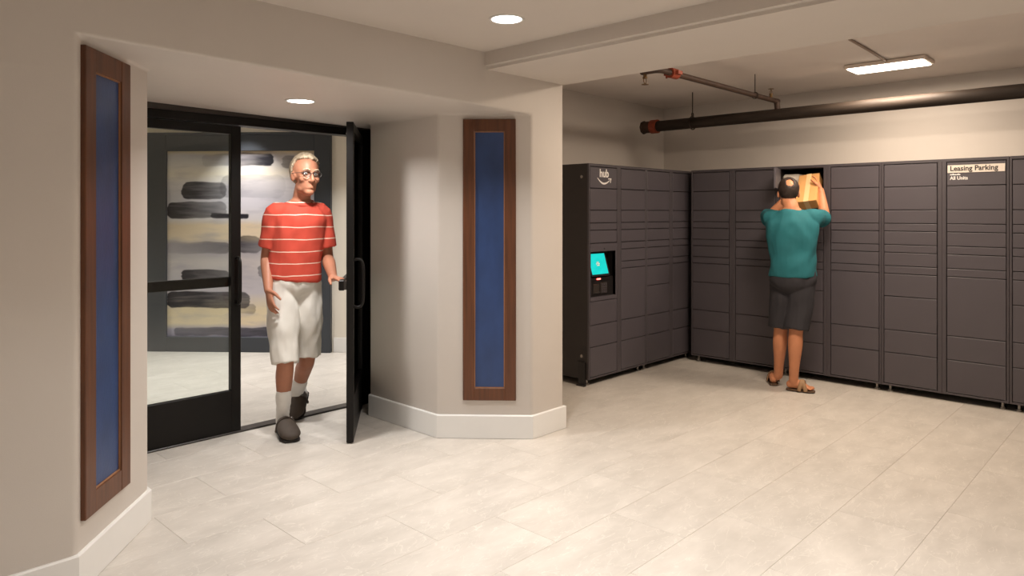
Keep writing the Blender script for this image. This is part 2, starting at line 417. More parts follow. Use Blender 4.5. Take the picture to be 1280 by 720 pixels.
# baseboards
def baseboard(name, poly, label):
    """poly runs along the wall face, room on the right hand side"""
    T, HB = .014, .15
    offs = []
    k = len(poly)
    for i in range(k):
        p = Vector(poly[i])
        ns = []
        for a, b in ((i - 1, i), (i, i + 1)):
            if 0 <= a and b < k:
                d = (Vector(poly[b]) - Vector(poly[a])).normalized(); ns.append(Vector((d.y, -d.x)))
        nn = ns[0] if len(ns) == 1 else (ns[0] + ns[1]).normalized()
        s = T / max(.3, nn.dot(ns[0])); offs.append(((p + nn * s), (p - nn * .004), nn))
    bm = nb(); prof = []
    for o, i, nn in offs:
        prof.append([bm.verts.new((i.x, i.y, .002)), bm.verts.new((o.x, o.y, .002)), bm.verts.new((o.x, o.y, HB - .006)),
                     bm.verts.new((o.x - nn.x * .005, o.y - nn.y * .005, HB)), bm.verts.new((i.x, i.y, HB))])
    for a, b in zip(prof, prof[1:]):
        for q in range(5): bm.faces.new((a[q], a[(q + 1) % 5], b[(q + 1) % 5], b[q]))
    bm.faces.new(prof[0]); bm.faces.new(prof[-1][::-1])
    return struct(name, bm, 'white_trim', label, 'baseboard')
baseboard('baseboard_left', [(-2.8, YF), S1, S2, (S2[0], 4.24)], 'white baseboard along the wall below the leftmost framed blue panel')
baseboard('baseboard_right', [(S3[0], 4.235), S3, S4, (XB1, YF), (XB1, YW)], 'white baseboard wrapping the angled pier between doors and lockers')
# fix: both runs keep the room on their right hand side

# corridor beyond the doors
A = Vector((2.78, 7.893)); B = Vector((4.05, 6.437)); dv = (B - A).normalized(); nv = Vector((dv.y, -dv.x))
if nv.dot(A) > 0: nv = -nv                            # towards the camera
P0, P1 = A - dv * 3.2, B + dv * 2.4
bk = -nv * .1
struct('wall_corridor', prism(nb(), [tuple(P0), tuple(P1), tuple(P1 + bk), tuple(P0 + bk)], -.02, 2.5), 'wall_corridor', 'cream corridor wall behind the large painting', 'wall')
struct('wall_corridor_side', boxbm(.3, .4, 4.66, 11.2, -.02, 2.5), 'wall_corridor')
struct('ceiling_corridor', boxbm(.2, 6.9, 4.60, 11.4, 2.45, 2.55), 'wall_corridor')
bb = nb(); q0, q1 = B + dv * .02, P1
prism(bb, [tuple(q0), tuple(q1), tuple(q1 + nv * .014), tuple(q0 + nv * .014)], .002, .15)
struct('baseboard_corridor', bb, 'white_trim', 'white baseboard in the corridor beside the dark panel', 'baseboard')

# ------------------------------------------------------------------ lamps
def area(name, loc, size, power, col, parent, shape='DISK', sy=None, spread=PI):
    l = bpy.data.lights.new(name, 'AREA'); l.shape = shape; l.size = size; l.energy = power; l.color = col; l.spread = spread
    if sy: l.size_y = sy
    o = bpy.data.objects.new(name, l); C.objects.link(o); o.location = loc
    if parent: o.parent = parent
    return o
def downlight(x, y, z, power, col, label, group=None, r=.075, spread=PI * .62):
    t = thing('downlight', label, 'light', (x, y, z), 0, group)
    rg = nb(); seg = 32
    prof = [(r + .012, .002), (r + .012, -.004), (r + .002, -.006), (r - .002, -.003), (r - .002, .002)]
    rows = [[rg.verts.new((a * math.cos(2 * PI * k / seg), a * math.sin(2 * PI * k / seg), h)) for k in range(seg)] for a, h in prof]
    for i in range(len(rows)):
        R1, R2 = rows[i], rows[(i + 1) % len(rows)]
        for k in range(seg): rg.faces.new((R1[k], R1[(k + 1) % seg], R2[(k + 1) % seg], R2[k]))
    obj('trim_ring', rg, 'white_trim', t, smooth=True)
    d = nb(); cyl(d, (0, 0, -.0005), (0, 0, -.0035), r - .001, 32); obj('lens', d, 'lamp_disc', t)
    area('downlight_lamp', (0, 0, -.012), r * 1.8, power, col, t, spread=spread)
    return t
downlight(2.52, 2.44, Z_TRAY, P_TRAY, NEUT, 'round white downlight in the raised ceiling near its corner')
for x, y in ((1.0, 1.35), (2.2, .7), (.9, -.4), (-1.0, 1.0), (-1.0, -1.2), (2.2, -1.6)):
    downlight(x, y, Z_TRAY, P_TRAY, NEUT, 'round white downlight in the raised lobby ceiling behind the viewpoint', 'lobby downlights out of view')
downlight(2.15, 3.75, soffit_z(2.15) + .001, P_SOFFIT, COOL, 'round white downlight in the soffit above the glass doors', spread=PI * .8)
for x, y in ((1.9, 5.9), (3.7, 5.4), (1.3, 8.2)):
    downlight(x, y, 2.45, P_CORR, COOL, 'round corridor downlight hidden behind the door header', 'corridor downlights out of view')
am = A.lerp(B, .55) + nv * .33
downlight(am.x, am.y, 2.45, P_ART, COOL, 'round corridor downlight washing the abstract painting', r=.05, spread=PI * .5)

def panel_light(x0, x1, y0, y1, label, cond, power=P_LOCK):
    t = thing('ceiling_panel_light', label, 'light', ((x0 + x1) / 2, (y0 + y1) / 2, Z_LOCK))
    hx, hy = (x1 - x0) / 2, (y1 - y0) / 2
    h = nb(); box(h, -hx - .015, hx + .015, -hy - .02, hy + .02, -.032, -.004, bev=.004); obj('housing', h, 'lamp_housing', t)
    obj('diffuser', boxbm(-hx, hx, -hy, hy, -.040, -.030, bev=.003), 'lamp_panel', t)
    obj('junction_plate', boxbm(-.06, .06, -.06, .06, -.006, .002), 'lamp_housing', t)
    area('panel_lamp', (0, 0, -.055), hx * 1.9, power, WARM, t, 'RECTANGLE', hy * 1.9)
    if cond:
        c = nb(); tube(c, [(-1.0, -.05, -.010), (-.5, -.035, -.010), (-hx - .0, -.02, -.014)], [.009] * 3, seg=8); obj('conduit', c, 'conduit_paint', t, smooth=True)
panel_light(5.76, 6.0, 1.405, 1.925, 'glowing flat panel light with conduit on the bare ceiling', True)
panel_light(4.45, 4.69, 1.40, 1.92, 'flat panel light without conduit on the bare ceiling behind the beam', False, P_LOCK2)

# ------------------------------------------------------------------ pipes
t = thing('sprinkler_main_pipe', 'thick dark steel pipe running along the wall above the lockers', 'pipe', (6.06, 0, 2.29))
m_ = nb(); cyl(m_, (0, -2.75, 0), (0, 3.86, 0), .052, 24); obj('pipe_body', m_, 'pipe', t, smooth=False); autosmooth(t.children[0].data)
m_ = nb(); cyl(m_, (0, 3.80, 0), (0, 3.87, 0), .068, 20); box(m_, -.085, .085, 3.815, 3.855, -.02, .02); obj('coupling', m_, 'coupling_red', t)
m_ = nb(); cyl(m_, (0, 3.86, 0), (0, 3.95, 0), .058, 20); cyl(m_, (0, 3.95, 0), (0, 3.97, 0), .066, 8); obj('end_cap', m_, 'pipe_rust', t)
for yy in (3.42, 1.2):
    if yy > 3: 
        m_ = nb(); cyl(m_, (0, yy, .06), (0, yy, .292), .005, 8); obj('hanger_rod', m_, 'rod', t)
        m_ = nb()
        tube(m_, [(.062 * math.cos(a), yy, .062 * math.sin(a)) for a in [k * PI / 8 for k in range(-12, 5)]], [.006] * 17, seg=6, sub=1)
        ringp = [(.02 * math.cos(k * PI / 6), yy, .075 + .022 * math.sin(k * PI / 6)) for k in range(13)]
        tube(m_, ringp, [.004] * 13, seg=6, sub=1); obj('hanger_loop', m_, 'rod', t)

t = thing('sprinkler_branch_pipe', 'thin brown sprinkler pipe branching off the main pipe', 'pipe', (0, 0, 0))
ZB = 2.405; YB = 2.60
e0 = Vector((4.17, YB, ZB)); eL = pt(811, 92, (F * (H - ZB) / (92 - HY)))
m_ = nb(); tube(m_, [(6.06, YB, 2.335), (6.04, YB, ZB - .005), (5.98, YB, ZB), (5, YB, ZB), (4.25, YB, ZB)], [.024, .024, .021, .021, .021], seg=12, sub=3); obj('pipe_body', m_, 'pipe_rust', t, smooth=True)
m_ = nb(); cyl(m_, (4.30, YB, ZB), (4.385, YB, ZB), .036, 16); box(m_, 4.315, 4.37, YB - .058, YB + .058, ZB - .012, ZB + .012); cyl(m_, (4.33, YB + .045, ZB - .03), (4.33, YB + .045, ZB + .03), .007, 8); obj('coupling', m_, 'coupling_red', t)
m_ = nb(); tube(m_, [(4.28, YB, ZB), (4.20, YB, ZB), (4.165, YB + .03, ZB), (4.16, YB + .08, ZB), (4.16, YB + .13, ZB)], [.02] * 5, seg=12); obj('elbow', m_, 'pipe_rust', t, smooth=True)
def sprinkler(x, y, z, up, parent):
    s = 1 if up else -1
    m = nb(); cyl(m, (x, y, z), (x, y, z + s * .03), .012, 10); cyl(m, (x, y, z + s * .028), (x, y, z + s * .036), .018, 6)
    for dx in (-.014, .014): tube(m, [(x + dx, y, z + s * .034), (x + dx * 1.1, y, z + s * .055), (x, y, z + s * .075)], [.003] * 3, seg=6)
    o = obj('sprinkler_head', m, 'brass', parent)
    d = nb(); cyl(d, (x, y, z + s * .075), (x, y, z + s * .079), .024, 16); obj('deflector', d, 'brass', o)
sprinkler(4.16, YB + .11, ZB - .01, False, t)
sprinkler(5.93, YB, ZB + .015, True, t)
m_ = nb(); tube(m_, [(5.62, YB + .026 * math.cos(a), ZB + .026 * math.sin(a)) for a in [k * PI / 6 for k in range(13)]], [.004] * 13, seg=6, sub=1); cyl(m_, (5.62, YB, ZB + .026), (5.62, YB, Z_LOCK), .004, 8); obj('hanger', m_, 'rod', t)

# ------------------------------------------------------------------ framed blue panels
def blue_panel(center, dirv, W, z0, z1, label, fw=.072, D=.02):
    d = Vector(dirv).normalized()
    t = thing('wall_panel', label, 'wall panel', (center[0], center[1], z0), math.atan2(d.y, d.x))
    # local x along the wall, -y into the room, wall face at y=0
    Hh = z1 - z0
    for s in (-1, 1):
        x0, x1 = (-W / 2, -W / 2 + fw) if s < 0 else (W / 2 - fw, W / 2)
        obj('stile', boxbm(x0, x1, -D, .004, 0, Hh, bev=.003), 'wood', t)
    for a, b in ((0, fw + .006), (Hh - fw - .006, Hh)):
        obj('rail', boxbm(-W / 2 + fw - .001, W / 2 - fw + .001, -D + .0015, .004, a, b, bev=.002), 'wood', t)
    iw = W / 2 - fw; bd = nb()
    for x in (-iw, iw - .006): box(bd, x, x + .006, -.013, -.001, fw + .006, Hh - fw - .006)
    for z in (fw + .006, Hh - fw - .012): box(bd, -iw, iw, -.013, -.001, z, z + .006)
    obj('bead', bd, 'wood_edge', t)
    obj('blue_inlay', boxbm(-iw + .002, iw - .002, -.007, .001, fw + .004, Hh - fw - .004), 'blue_panel', t)
def along(p, q, t): return (p[0] + (q[0] - p[0]) * t, p[1] + (q[1] - p[1]) * t)
LS = math.hypot(S2[0] - S1[0], S2[1] - S1[1])
blue_panel(along(S1, S2, .225 / LS), (S2[0] - S1[0], S2[1] - S1[1]), .385, .262, 2.083, 'tall blue panel in brown wood frame on the splay beside the closed door leaf', fw=.082)
blue_panel(along(S3, S4, .55), (S4[0] - S3[0], S4[1] - S3[1]), .338, .245, 2.037, 'tall blue panel in brown wood frame on the pier beside the lockers')

# ------------------------------------------------------------------ doors
t = thing('door_frame', 'black aluminium door frame with header and floor threshold', 'door frame', (0, 0, 0))
obj('header', boxbm(1.20, 3.165, YD - .05, YD + .06, 2.012, 2.112, bev=.003), 'black_alu', t)
obj('jamb', boxbm(3.085, 3.166, YD - .05, YD + .06, 0, 2.014, bev=.003), 'black_alu', t)
obj('jamb', boxbm(1.199, 1.245, YD - .05, YD + .06, 0, 2.014, bev=.003), 'black_alu', t)
obj('jamb_lining', boxbm(3.155, 3.168, 4.235, YD - .05, 0, Z_SOF), 'black_alu', t)
obj('threshold', boxbm(1.245, 3.085, YD - .035, YD + .055, .0, .012, bev=.003), 'dark_alu', t)
obj('soffit_cap', boxbm(1.20, 3.165, YD - .062, YD - .048, 2.066, 2.115), 'dark_alu', t)
obj('red_sticker', boxbm(3.148, 3.1555, 4.44, 4.475, 1.19, 1.27), 'red_tag', t)
for o in t.children: pass

def door_leaf(name, hinge, ang, Wd, label, mirror, pull_side):
    """local x from hinge to free edge, y thickness (room outside at -y when mirror=1)"""
    t = thing(name, label, 'door', (hinge[0], hinge[1], .008), ang)
    Hd = 2.0; th = .022; st = .065
    obj('stile', boxbm(0, st, -th, th, 0, Hd, bev=.003), 'black_alu', t)
    obj('stile', boxbm(Wd - st, Wd, -th, th, 0, Hd, bev=.003), 'black_alu', t)
    obj('bottom_rail', boxbm(st - .001, Wd - st + .001, -th + .001, th - .001, 0, .272, bev=.002), 'black_alu', t)
    obj('top_rail', boxbm(st - .001, Wd - st + .001, -th + .001, th - .001, Hd - .055, Hd, bev=.002), 'black_alu', t)
    obj('pane', boxbm(st - .004, Wd - st + .004, -.004, .004, .268, Hd - .05), 'door_glass', t)
    o = -1 if mirror else 1                     # outer side sign
    # push bar on the inner side
    pb = obj('push_bar', boxbm(st * .5, Wd - st * .3, -o * (th + .05) if o < 0 else -(th + .05), (th + .05) if o < 0 else -(th + .012), .955, 1.025, bev=.006) if False else
             boxbm(st * .3, Wd - .02, min(-o * (th + .012), -o * (th + .05)), max(-o * (th + .012), -o * (th + .05)), .945, 1.01, bev=.006), 'black_alu', t)
    for x in (.04, Wd - .06): obj('bar_bracket', boxbm(x, x + .04, min(-o * (th - .002), -o * (th + .016)), max(-o * (th - .002), -o * (th + .016)), .95, 1.005), 'dark_alu', pb)
    # curved pull on the outer side
    x = Wd - st * .5
    p = nb(); tube(p, [(x, o * th, 1.135), (x, o * (th + .03), 1.14), (x + .0, o * (th + .055), 1.11), (x, o * (th + .058), .99), (x, o * (th + .055), .87), (x, o * (th + .03), .84), (x, o * th, .845)], [.010] * 7, seg=10, sub=4)
    obj('pull_handle', p, 'black_alu', t, smooth=True)
    return t
# closed leaf: hinged at the far left, free edge at x=2.163
tl = door_leaf('glass_door', (1.247, YD), 0, 2.163 - 1.247, 'closed black framed glass door leaf with push bar', True, -1)
m_ = boxbm(.28, .31, -.026, -.021, .255, .262); obj('floor_bolt', m_, 'chrome', tl)
# open leaf, swung out of the opening, nearly edge-on
hg = Vector((3.082, 4.515)); Wd = .915
best = None
for k in range(0, 900):
    a = math.radians(180 + k * .1); q = hg + Vector((math.cos(a), math.sin(a))) * Wd
    s = q.x * UX - q.y * UY; d = q.x * UY + q.y * UX
    e = abs(640 + F * s / d - 437.5)
    if best is None or e < best[0]: best = (e, a)
OA = best[1]
tr = door_leaf('glass_door', hg, OA, Wd, 'open black framed glass door leaf swung outward, held by the man in the striped shirt', False, 1)
for z in (.25, 1.0, 1.75):
    m_ = nb(); cyl(m_, (-.004, -.0, z - .05), (-.004, 0, z + .05), .011, 10); obj('hinge', m_, 'dark_alu', tr)
m_ = nb(); tube(m_, [(.12, -.02, 1.99), (.28, -.07, 2.0), (.40, -.02, 1.985)], [.012, .012, .012], seg=8); obj('closer_arm', m_, 'chrome', tr, smooth=True)

# ------------------------------------------------------------------ painting in the corridor
W_ = (B - A).length; HT = 2.25
t = thing('framed_painting', 'large abstract painting in a wide charcoal frame reaching the corridor floor', 'painting', (A.x, A.y, 0), math.atan2(dv.y, dv.x))
sgn = 1 if Vector((-dv.y, dv.x)).dot(nv) > 0 else -1     # local y sign towards the viewer
def fb(x0, x1, z0, z1, d0, d1, bev=.004):
    ys = sorted((sgn * d0, sgn * d1)); return boxbm(x0, x1, ys[0], ys[1], z0, z1, bev=bev)
ax0, ax1, az0, az1 = .205, W_ - .17, .155, 2.08
obj('frame_side', fb(0, ax0, 0, HT, -.004, .06), 'charcoal', t); obj('frame_side', fb(ax1, W_, 0, HT, -.004, .06), 'charcoal', t)
obj('frame_bottom', fb(ax0 - .002, ax1 + .002, 0, az0, -.004, .058), 'charcoal', t); obj('frame_top', fb(ax0 - .002, ax1 + .002, az1, HT, -.004, .058), 'charcoal', t)
obj('frame_cap', fb(-.02, W_ + .02, HT - .002, HT + .02, -.004, .075), 'charcoal', t)
painting_mat(ax1 - ax0, az1 - az0)
cv = obj('canvas', fb(0, ax1 - ax0, 0, az1 - az0, .0, .03, bev=0), 'abstract_paint', t); cv.location = (ax0, 0, az0)

# ------------------------------------------------------------------ parcel lockers
MW, MD, MH, MZ = .8575, .55, 1.85, .055
ROWS = [1.825, 1.645, 1.462, 1.355, 1.293, 1.185, 1.123, 1.016, .954]
RA = ROWS + [.503, .321, .072]; RB = ROWS + [.772, .503, .321, .072]
RK1 = ROWS[:6]; RK2 = [.70, .503, .321, .072]
DW = .379; CX = [(.018, .018 + DW), (.018 + DW + .0635, .018 + 2 * DW + .0635)]
door_cache = {}
def door_mesh(wd, h):
    k = (round(wd, 4), round(h, 4))
    if k not in door_cache:
        me = bpy.data.meshes.new('compartment_door'); bm = nb()
        box(bm, .002, wd - .002, -.004, .014, .0028, h - .0028, bev=.0022)
        bmesh.ops.recalc_face_normals(bm, faces=bm.faces); bm.to_mesh(me); bm.free(); me.materials.append(MATS['locker']); door_cache[k] = me
    return door_cache[k]
def locker_module(loc, rz, kinds, label, open_cell=None, kiosk=False, end_side=False):
    t = thing('parcel_locker', label, 'locker', loc, rz, 'parcel locker units')
    bd = nb()
    for c, (x0, x1) in enumerate(CX):
        xa = 0 if c == 0 else (CX[0][1] + CX[1][0]) / 2; xb = (CX[0][1] + CX[1][0]) / 2 if c == 0 else MW
        if open_cell and open_cell[0] == c:
            zt, zb = ROWS[open_cell[1]], ROWS[open_cell[1] + 1]
            box(bd, xa, xb, .014, MD, MZ, zb); box(bd, xa, xb, .014, MD, zt, MH)
            box(bd, xa, x0, .014, MD, zb, zt); box(bd, x1, xb, .014, MD, zb, zt); box(bd, x0, x1, MD - .02, MD, zb, zt)
        elif kiosk and c == 0:
            box(bd, xa, xb, .014, MD, MZ, .70); box(bd, xa, xb, .014, MD, 1.185, MH); box(bd, xa, xb, .12, MD, .70, 1.185)
            box(bd, xa, x0, .014, .12, .70, 1.185); box(bd, x1, xb, .014, .12, .70, 1.185)
        else:
            box(bd, xa, xb, .014, MD, MZ, MH)
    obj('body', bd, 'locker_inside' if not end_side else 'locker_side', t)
    fr = nb()
    for a, b in ((.001, .0165), (CX[0][1] + .003, (CX[0][1] + CX[1][0]) / 2 - .0), ((CX[0][1] + CX[1][0]) / 2 + .0, CX[1][0] - .003), (MW - .0165, MW - .001)):
        box(fr, a, b, -.004, .02, MZ, MH, bev=.002)
    fo = obj('face_frame', fr, 'locker_frame', t)
    obj('top_rail', boxbm(.0012, MW - .0012, -.0035, .02, 1.828, MH + .001, bev=.002), 'locker_frame', t)
    obj('bottom_rail', boxbm(.0012, MW - .0012, -.003, .02, MZ, .0705, bev=.002), 'locker_frame', t)
    for xx in (.05, MW - .05):
        for yy in (.06, MD - .06):
            f = nb(); cyl(f, (xx, yy, 0), (xx, yy, .012), .024, 12); cyl(f, (xx, yy, .012), (xx, yy, MZ), .012, 10); obj('foot', f, 'chrome' if yy < .1 else 'black_plastic', t)
    doors = {}
    for c, (x0, x1) in enumerate(CX):
        segs = []
        if kiosk and c == 0: segs = list(zip(RK1, RK1[1:])) + list(zip(RK2, RK2[1:]))
        else:
            R = RA if kinds[c] == 'A' else RB; segs = list(zip(R, R[1:]))
        for i, (zt, zb) in enumerate(segs):
            d = link('compartment_door', door_mesh(DW, zt - zb), None, t); d.location = (x0, 0, zb); doors[(c, i)] = d
            if open_cell == (c, i):
                d.location = (x0 + .002, -.012, zb); d.rotation_euler = (0, 0, math.radians(-73))
    return t, doors
def text(name, body, size, loc, m, parent, align='CENTER', bold=.0, rot=(PI / 2, 0, 0), sx=1.0, depth=.0006):
    cu = bpy.data.curves.new(name, 'FONT'); cu.body = body; cu.size = size; cu.align_x = align; cu.extrude = depth; cu.offset = bold; cu.resolution_u = 3
    o = bpy.data.objects.new('temporary', cu); C.objects.link(o)
    dg = bpy.context.evaluated_depsgraph_get(); dg.update()
    me = bpy.data.meshes.new_from_object(o.evaluated_get(dg)); bpy.data.objects.remove(o)
    r = link(name, me, m, parent); r.location = loc; r.rotation_euler = rot; r.scale = (sx, 1, 1)
    return r
XL, YL = 4.70, 3.61
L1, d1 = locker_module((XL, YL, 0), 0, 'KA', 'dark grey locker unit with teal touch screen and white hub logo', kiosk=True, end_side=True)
L2, d2 = locker_module((XL + MW, YL, 0), 0, 'BA', 'dark grey locker unit between the touch screen unit and the corner')
YR0, XR = 3.53, 6.23
lab = ['dark grey locker unit in the corner next to the unit with the open compartment', 'dark grey locker unit with the open compartment the man in teal reaches into',
       'dark grey locker unit with the Leasing Parking sign', 'dark grey locker unit beyond the Leasing Parking sign, furthest from the corner']
Rm = []
for k, (kd, oc) in enumerate((('BA', None), ('BA', (0, 0)), ('BA', None), ('BA', None))):
    Rm.append(locker_module((XR, YR0 - k * MW, 0), -PI / 2, kd, lab[k], open_cell=oc))
# hub logo
dd = d1[(0, 0)]
text('hub_lettering', 'hub', .095, (.193, -.0052, .098), 'white_print', dd, bold=.0022, sx=.92)
sm = nb(); up_, dn_ = [], []
for k in range(17):
    a = k / 16; x = .098 + a * .175; z = .088 - .046 * math.sin(PI * (.5 * a / .52 if a < .52 else .5 + .5 * (a - .52) / .62)); h = .0025 + .0055 * math.sin(PI * min(1, a * .95 + .03))
    up_.append(sm.verts.new((x, -.0062, z + h))); dn_.append(sm.verts.new((x, -.0062, z - h)))
for k in range(16): sm.faces.new((dn_[k], dn_[k + 1], up_[k + 1], up_[k]))
ah = [(.250, .088), (.296, .090), (.286, .050), (.279, .051), (.284, .080), (.251, .080)]
av = [sm.verts.new((x, -.0063, z)) for x, z in ah]
sm.faces.new((av[0], av[1], av[4], av[5])); sm.faces.new((av[1], av[2], av[3], av[4]))
r_ = bmesh.ops.extrude_face_region(sm, geom=sm.faces[:])
for v in r_['geom']:
    if isinstance(v, bmesh.types.BMVert): v.co.y = -.0042
obj('smile_arrow', sm, 'white_print', dd)
# side details of the end unit
for z in (1.74, .245):
    m_ = nb(); cyl(m_, (.0145 - .018, .07, z), (.001, .07, z), .014, 12); obj('side_bolt', m_, 'chrome', L1)
m_ = nb(); box(m_, -.012, .0, .03, .10, .012, .20); box(m_, -.03, .0, .025, .105, 0, .014); obj('floor_bracket', m_, 'black_plastic', L1)
# kiosk panel
kx0, kx1, kz0, kz1 = .018, .397, .703, 1.182
pn = nb(); rx0, rx1, rz0, rz1 = kx0 + .008, kx1 - .02, .735, 1.115
box(pn, kx0 + .002, rx0, -.004, .03, kz0, kz1); box(pn, rx1, kx1 - .002, -.004, .03, kz0, kz1)
box(pn, rx0, rx1, -.004, .03, kz0, rz0); box(pn, rx0, rx1, -.004, .03, rz1, kz1)
kp = obj('kiosk_panel', pn, 'locker', L1)
rc = nb(); box(rc, rx0 - .001, rx1 + .001, .085, .10, rz0, rz1)
for a, b in ((rx0 - .004, rx0), (rx1, rx1 + .004)): box(rc, a, b, -.001, .10, rz0, rz1)
obj('kiosk_recess', rc, 'black_plastic', L1)
ck = nb(); cyl(ck, (.215, -.006, 1.135), (.215, -.003, 1.135), .008, 12); obj('camera_eye', ck, 'black_plastic', kp)
def tilt(x0, x1, zb, zt, yb, yt, th, m, name, par):
    bm = nb(); vs = []
    for o in (0, th):
        vs.append([bm.verts.new((x, y + o, z)) for x, y, z in ((x0, yb, zb), (x1, yb, zb), (x1, yt, zt), (x0, yt, zt))])
    a, b = vs; bm.faces.new(a); bm.faces.new(b)
    for i in range(4): bm.faces.new((a[i], a[(i + 1) % 4], b[(i + 1) % 4], b[i]))
    return obj(name, bm, m, par)
tilt(rx0 + .026, rx0 + .282, .905, 1.108, .004, .062, .02, 'black_plastic', 'screen_bezel', L1)
sc = tilt(rx0 + .040, rx0 + .264, .922, 1.092, .0065, .0555, .003, 'screen', 'screen', L1)
sl = math.atan2(.0415, .158)
for k, (wd_, zz) in enumerate(((.03, 1.020), (.05, 1.008), (.036, .996))):
    yy = .0065 + (zz - .922) / .170 * .049
    tilt(rx0 + .145 - wd_ / 2, rx0 + .145 + wd_ / 2, zz - .004, zz + .004, yy - .0022, yy - .0002, .001, 'white_print', 'screen_mark', sc)
bmk = nb(); box(bmk, rx0 + .004, rx1 - .004, .02, .085, .735, .895); obj('reader_housing', bmk, 'black_plastic', L1)
bmk = nb(); box(bmk, rx0 + .02, rx1 - .05, .010, .022, .872, .892); sl_ = obj('scanner_slot', bmk, 'black_plastic', L1)
bmk = nb(); box(bmk, rx0 + .10, rx0 + .15, .006, .012, .876, .888); obj('scanner_light', bmk, 'scan_red', sl_)
bmk = nb(); box(bmk, rx0 + .06, rx0 + .14, .012, .022, .76, .84, bev=.003); cr_ = obj('card_reader', bmk, 'dark_alu', L1)
bmk = nb(); box(bmk, rx0 + .065, rx0 + .135, .006, .014, .765, .776); obj('reader_lip', bmk, 'chrome', cr_)
bmk = nb(); box(bmk, rx0 + .16, rx0 + .25, .012, .022, .755, .85, bev=.003); kpd = obj('keypad', bmk, 'dark_alu', L1)
for i in range(3):
    for j in range(4): obj('key', boxbm(rx0 + .168 + i * .027, rx0 + .188 + i * .027, .008, .014, .763 + j * .021, .777 + j * .021), 'locker_frame', kpd)
# Leasing Parking sign on the top door
sd = Rm[2][1][(1, 0)]
pl = obj('sign_plate', boxbm(.006, .372, -.0075, -.0035, .098, .156, bev=.0008), 'sign_plate', Rm[2][0])
pl.location = (CX[1][0], 0, ROWS[1])
text('sign_lettering', 'Leasing Parking', .053, (.022, -.0077, .113), 'black_print', pl, 'LEFT', bold=.0012, sx=.94)
text('sign_lettering', 'All Units', .036, (.022, -.0045, .046), 'white_print', sd, 'LEFT', bold=.0009, sx=.92)
ln = nb()
for k in range(8): box(ln, .022 + k * .0086, .0294 + k * .0086, -.0052, -.004, .080, .088 if k not in (2, 6) else .092)
obj('sign_line', ln, 'white_print', sd)

# parcels
t = thing('cardboard_box', 'brown cardboard parcel held at the open compartment by the man in teal', 'box', (0, 0, 0))
pa, pb_ = pt(1009, 258, 6.02), pt(1014, 221, 6.22)
ax = (pb_ - pa).normalized(); sv = Vector((0, 1, 0)); sv = (sv - ax * sv.dot(ax)).normalized(); nn = ax.cross(sv)
R = Matrix((sv, nn, ax)).transposed().to_4x4()
t.matrix_world = Matrix.Translation((pa + pb_) / 2) @ R
t.rotation_mode = 'QUATERNION'; t.location = (pa + pb_) / 2; t.rotation_quaternion = R.to_quaternion()
obj('carton', boxbm(-.085, .085, -.05, .05, -.16, .16, bev=.003), 'cardboard', t)
obj('tape_strip', boxbm(-.02, .02, -.0512, .0512, -.1612, .1612), 'tape', t)
t = link('padded_envelope', boolcut(boxbm(-.12, .12, -.08, .08, 0, .135, bev=.02), boxbm(5, 6, 5, 6, 5, 6)), 'parcel_white')
t.location = (XR + .155, 2.568, ROWS[1] + .001); t['label'] = 'white padded parcel lying inside the open locker compartment'; t['category'] = 'parcel'

# ------------------------------------------------------------------ people
def frame(fwd, up=Vector((0, 0, 1))):
    f = Vector(fwd).normalized(); r = f.cross(Vector(up)).normalized(); u = r.cross(f).normalized()
    return Matrix((r, f, u)).transposed()            # columns: right, forward, up
def head_shape(bm, c, R):
    T = lambda x, y, z: c + R @ Vector((x, y, z))
    ell(bm, T(0, -.012, .036), (.077, .098, .090), R)
    ell(bm, T(0, .030, -.040), (.055, .066, .082), R)
    ell(bm, T(0, .064, -.098), (.030, .028, .024), R)
    for s in (-1, 1):
        ell(bm, T(s * .038, .058, -.022), (.026, .030, .026), R, 2)
        ell(bm, T(s * .038, .018, -.076), (.018, .042, .028), R, 2)
        ell(bm, T(s * .077, -.006, -.008), (.010, .022, .032), Matrix(R) @ Matrix.Rotation(s * .35, 3, 'Z'), 2)
        tube(bm, [T(s * .012, .092, .026), T(s * .032, .090, .030), T(s * .052, .074, .022)], [.009, .010, .008], seg=8, sub=2)
    tube(bm, [T(0, .090, .022), T(0, .102, -.005), T(0, .114, -.030), T(0, .100, -.040)], [.009, .010, .014, .010], seg=8, sub=3)
    for s in (-1, 1): ell(bm, T(s * .013, .098, -.034), (.009, .010, .008), R, 2)
    for z, r in ((-.062, .008), (-.073, .009)):
        tube(bm, [T(-.024, .080, z - .002), T(-.008, .089, z + .001), T(.008, .089, z + .001), T(.024, .080, z - .002)], [r * .5, r, r, r * .5], seg=8, sub=3)
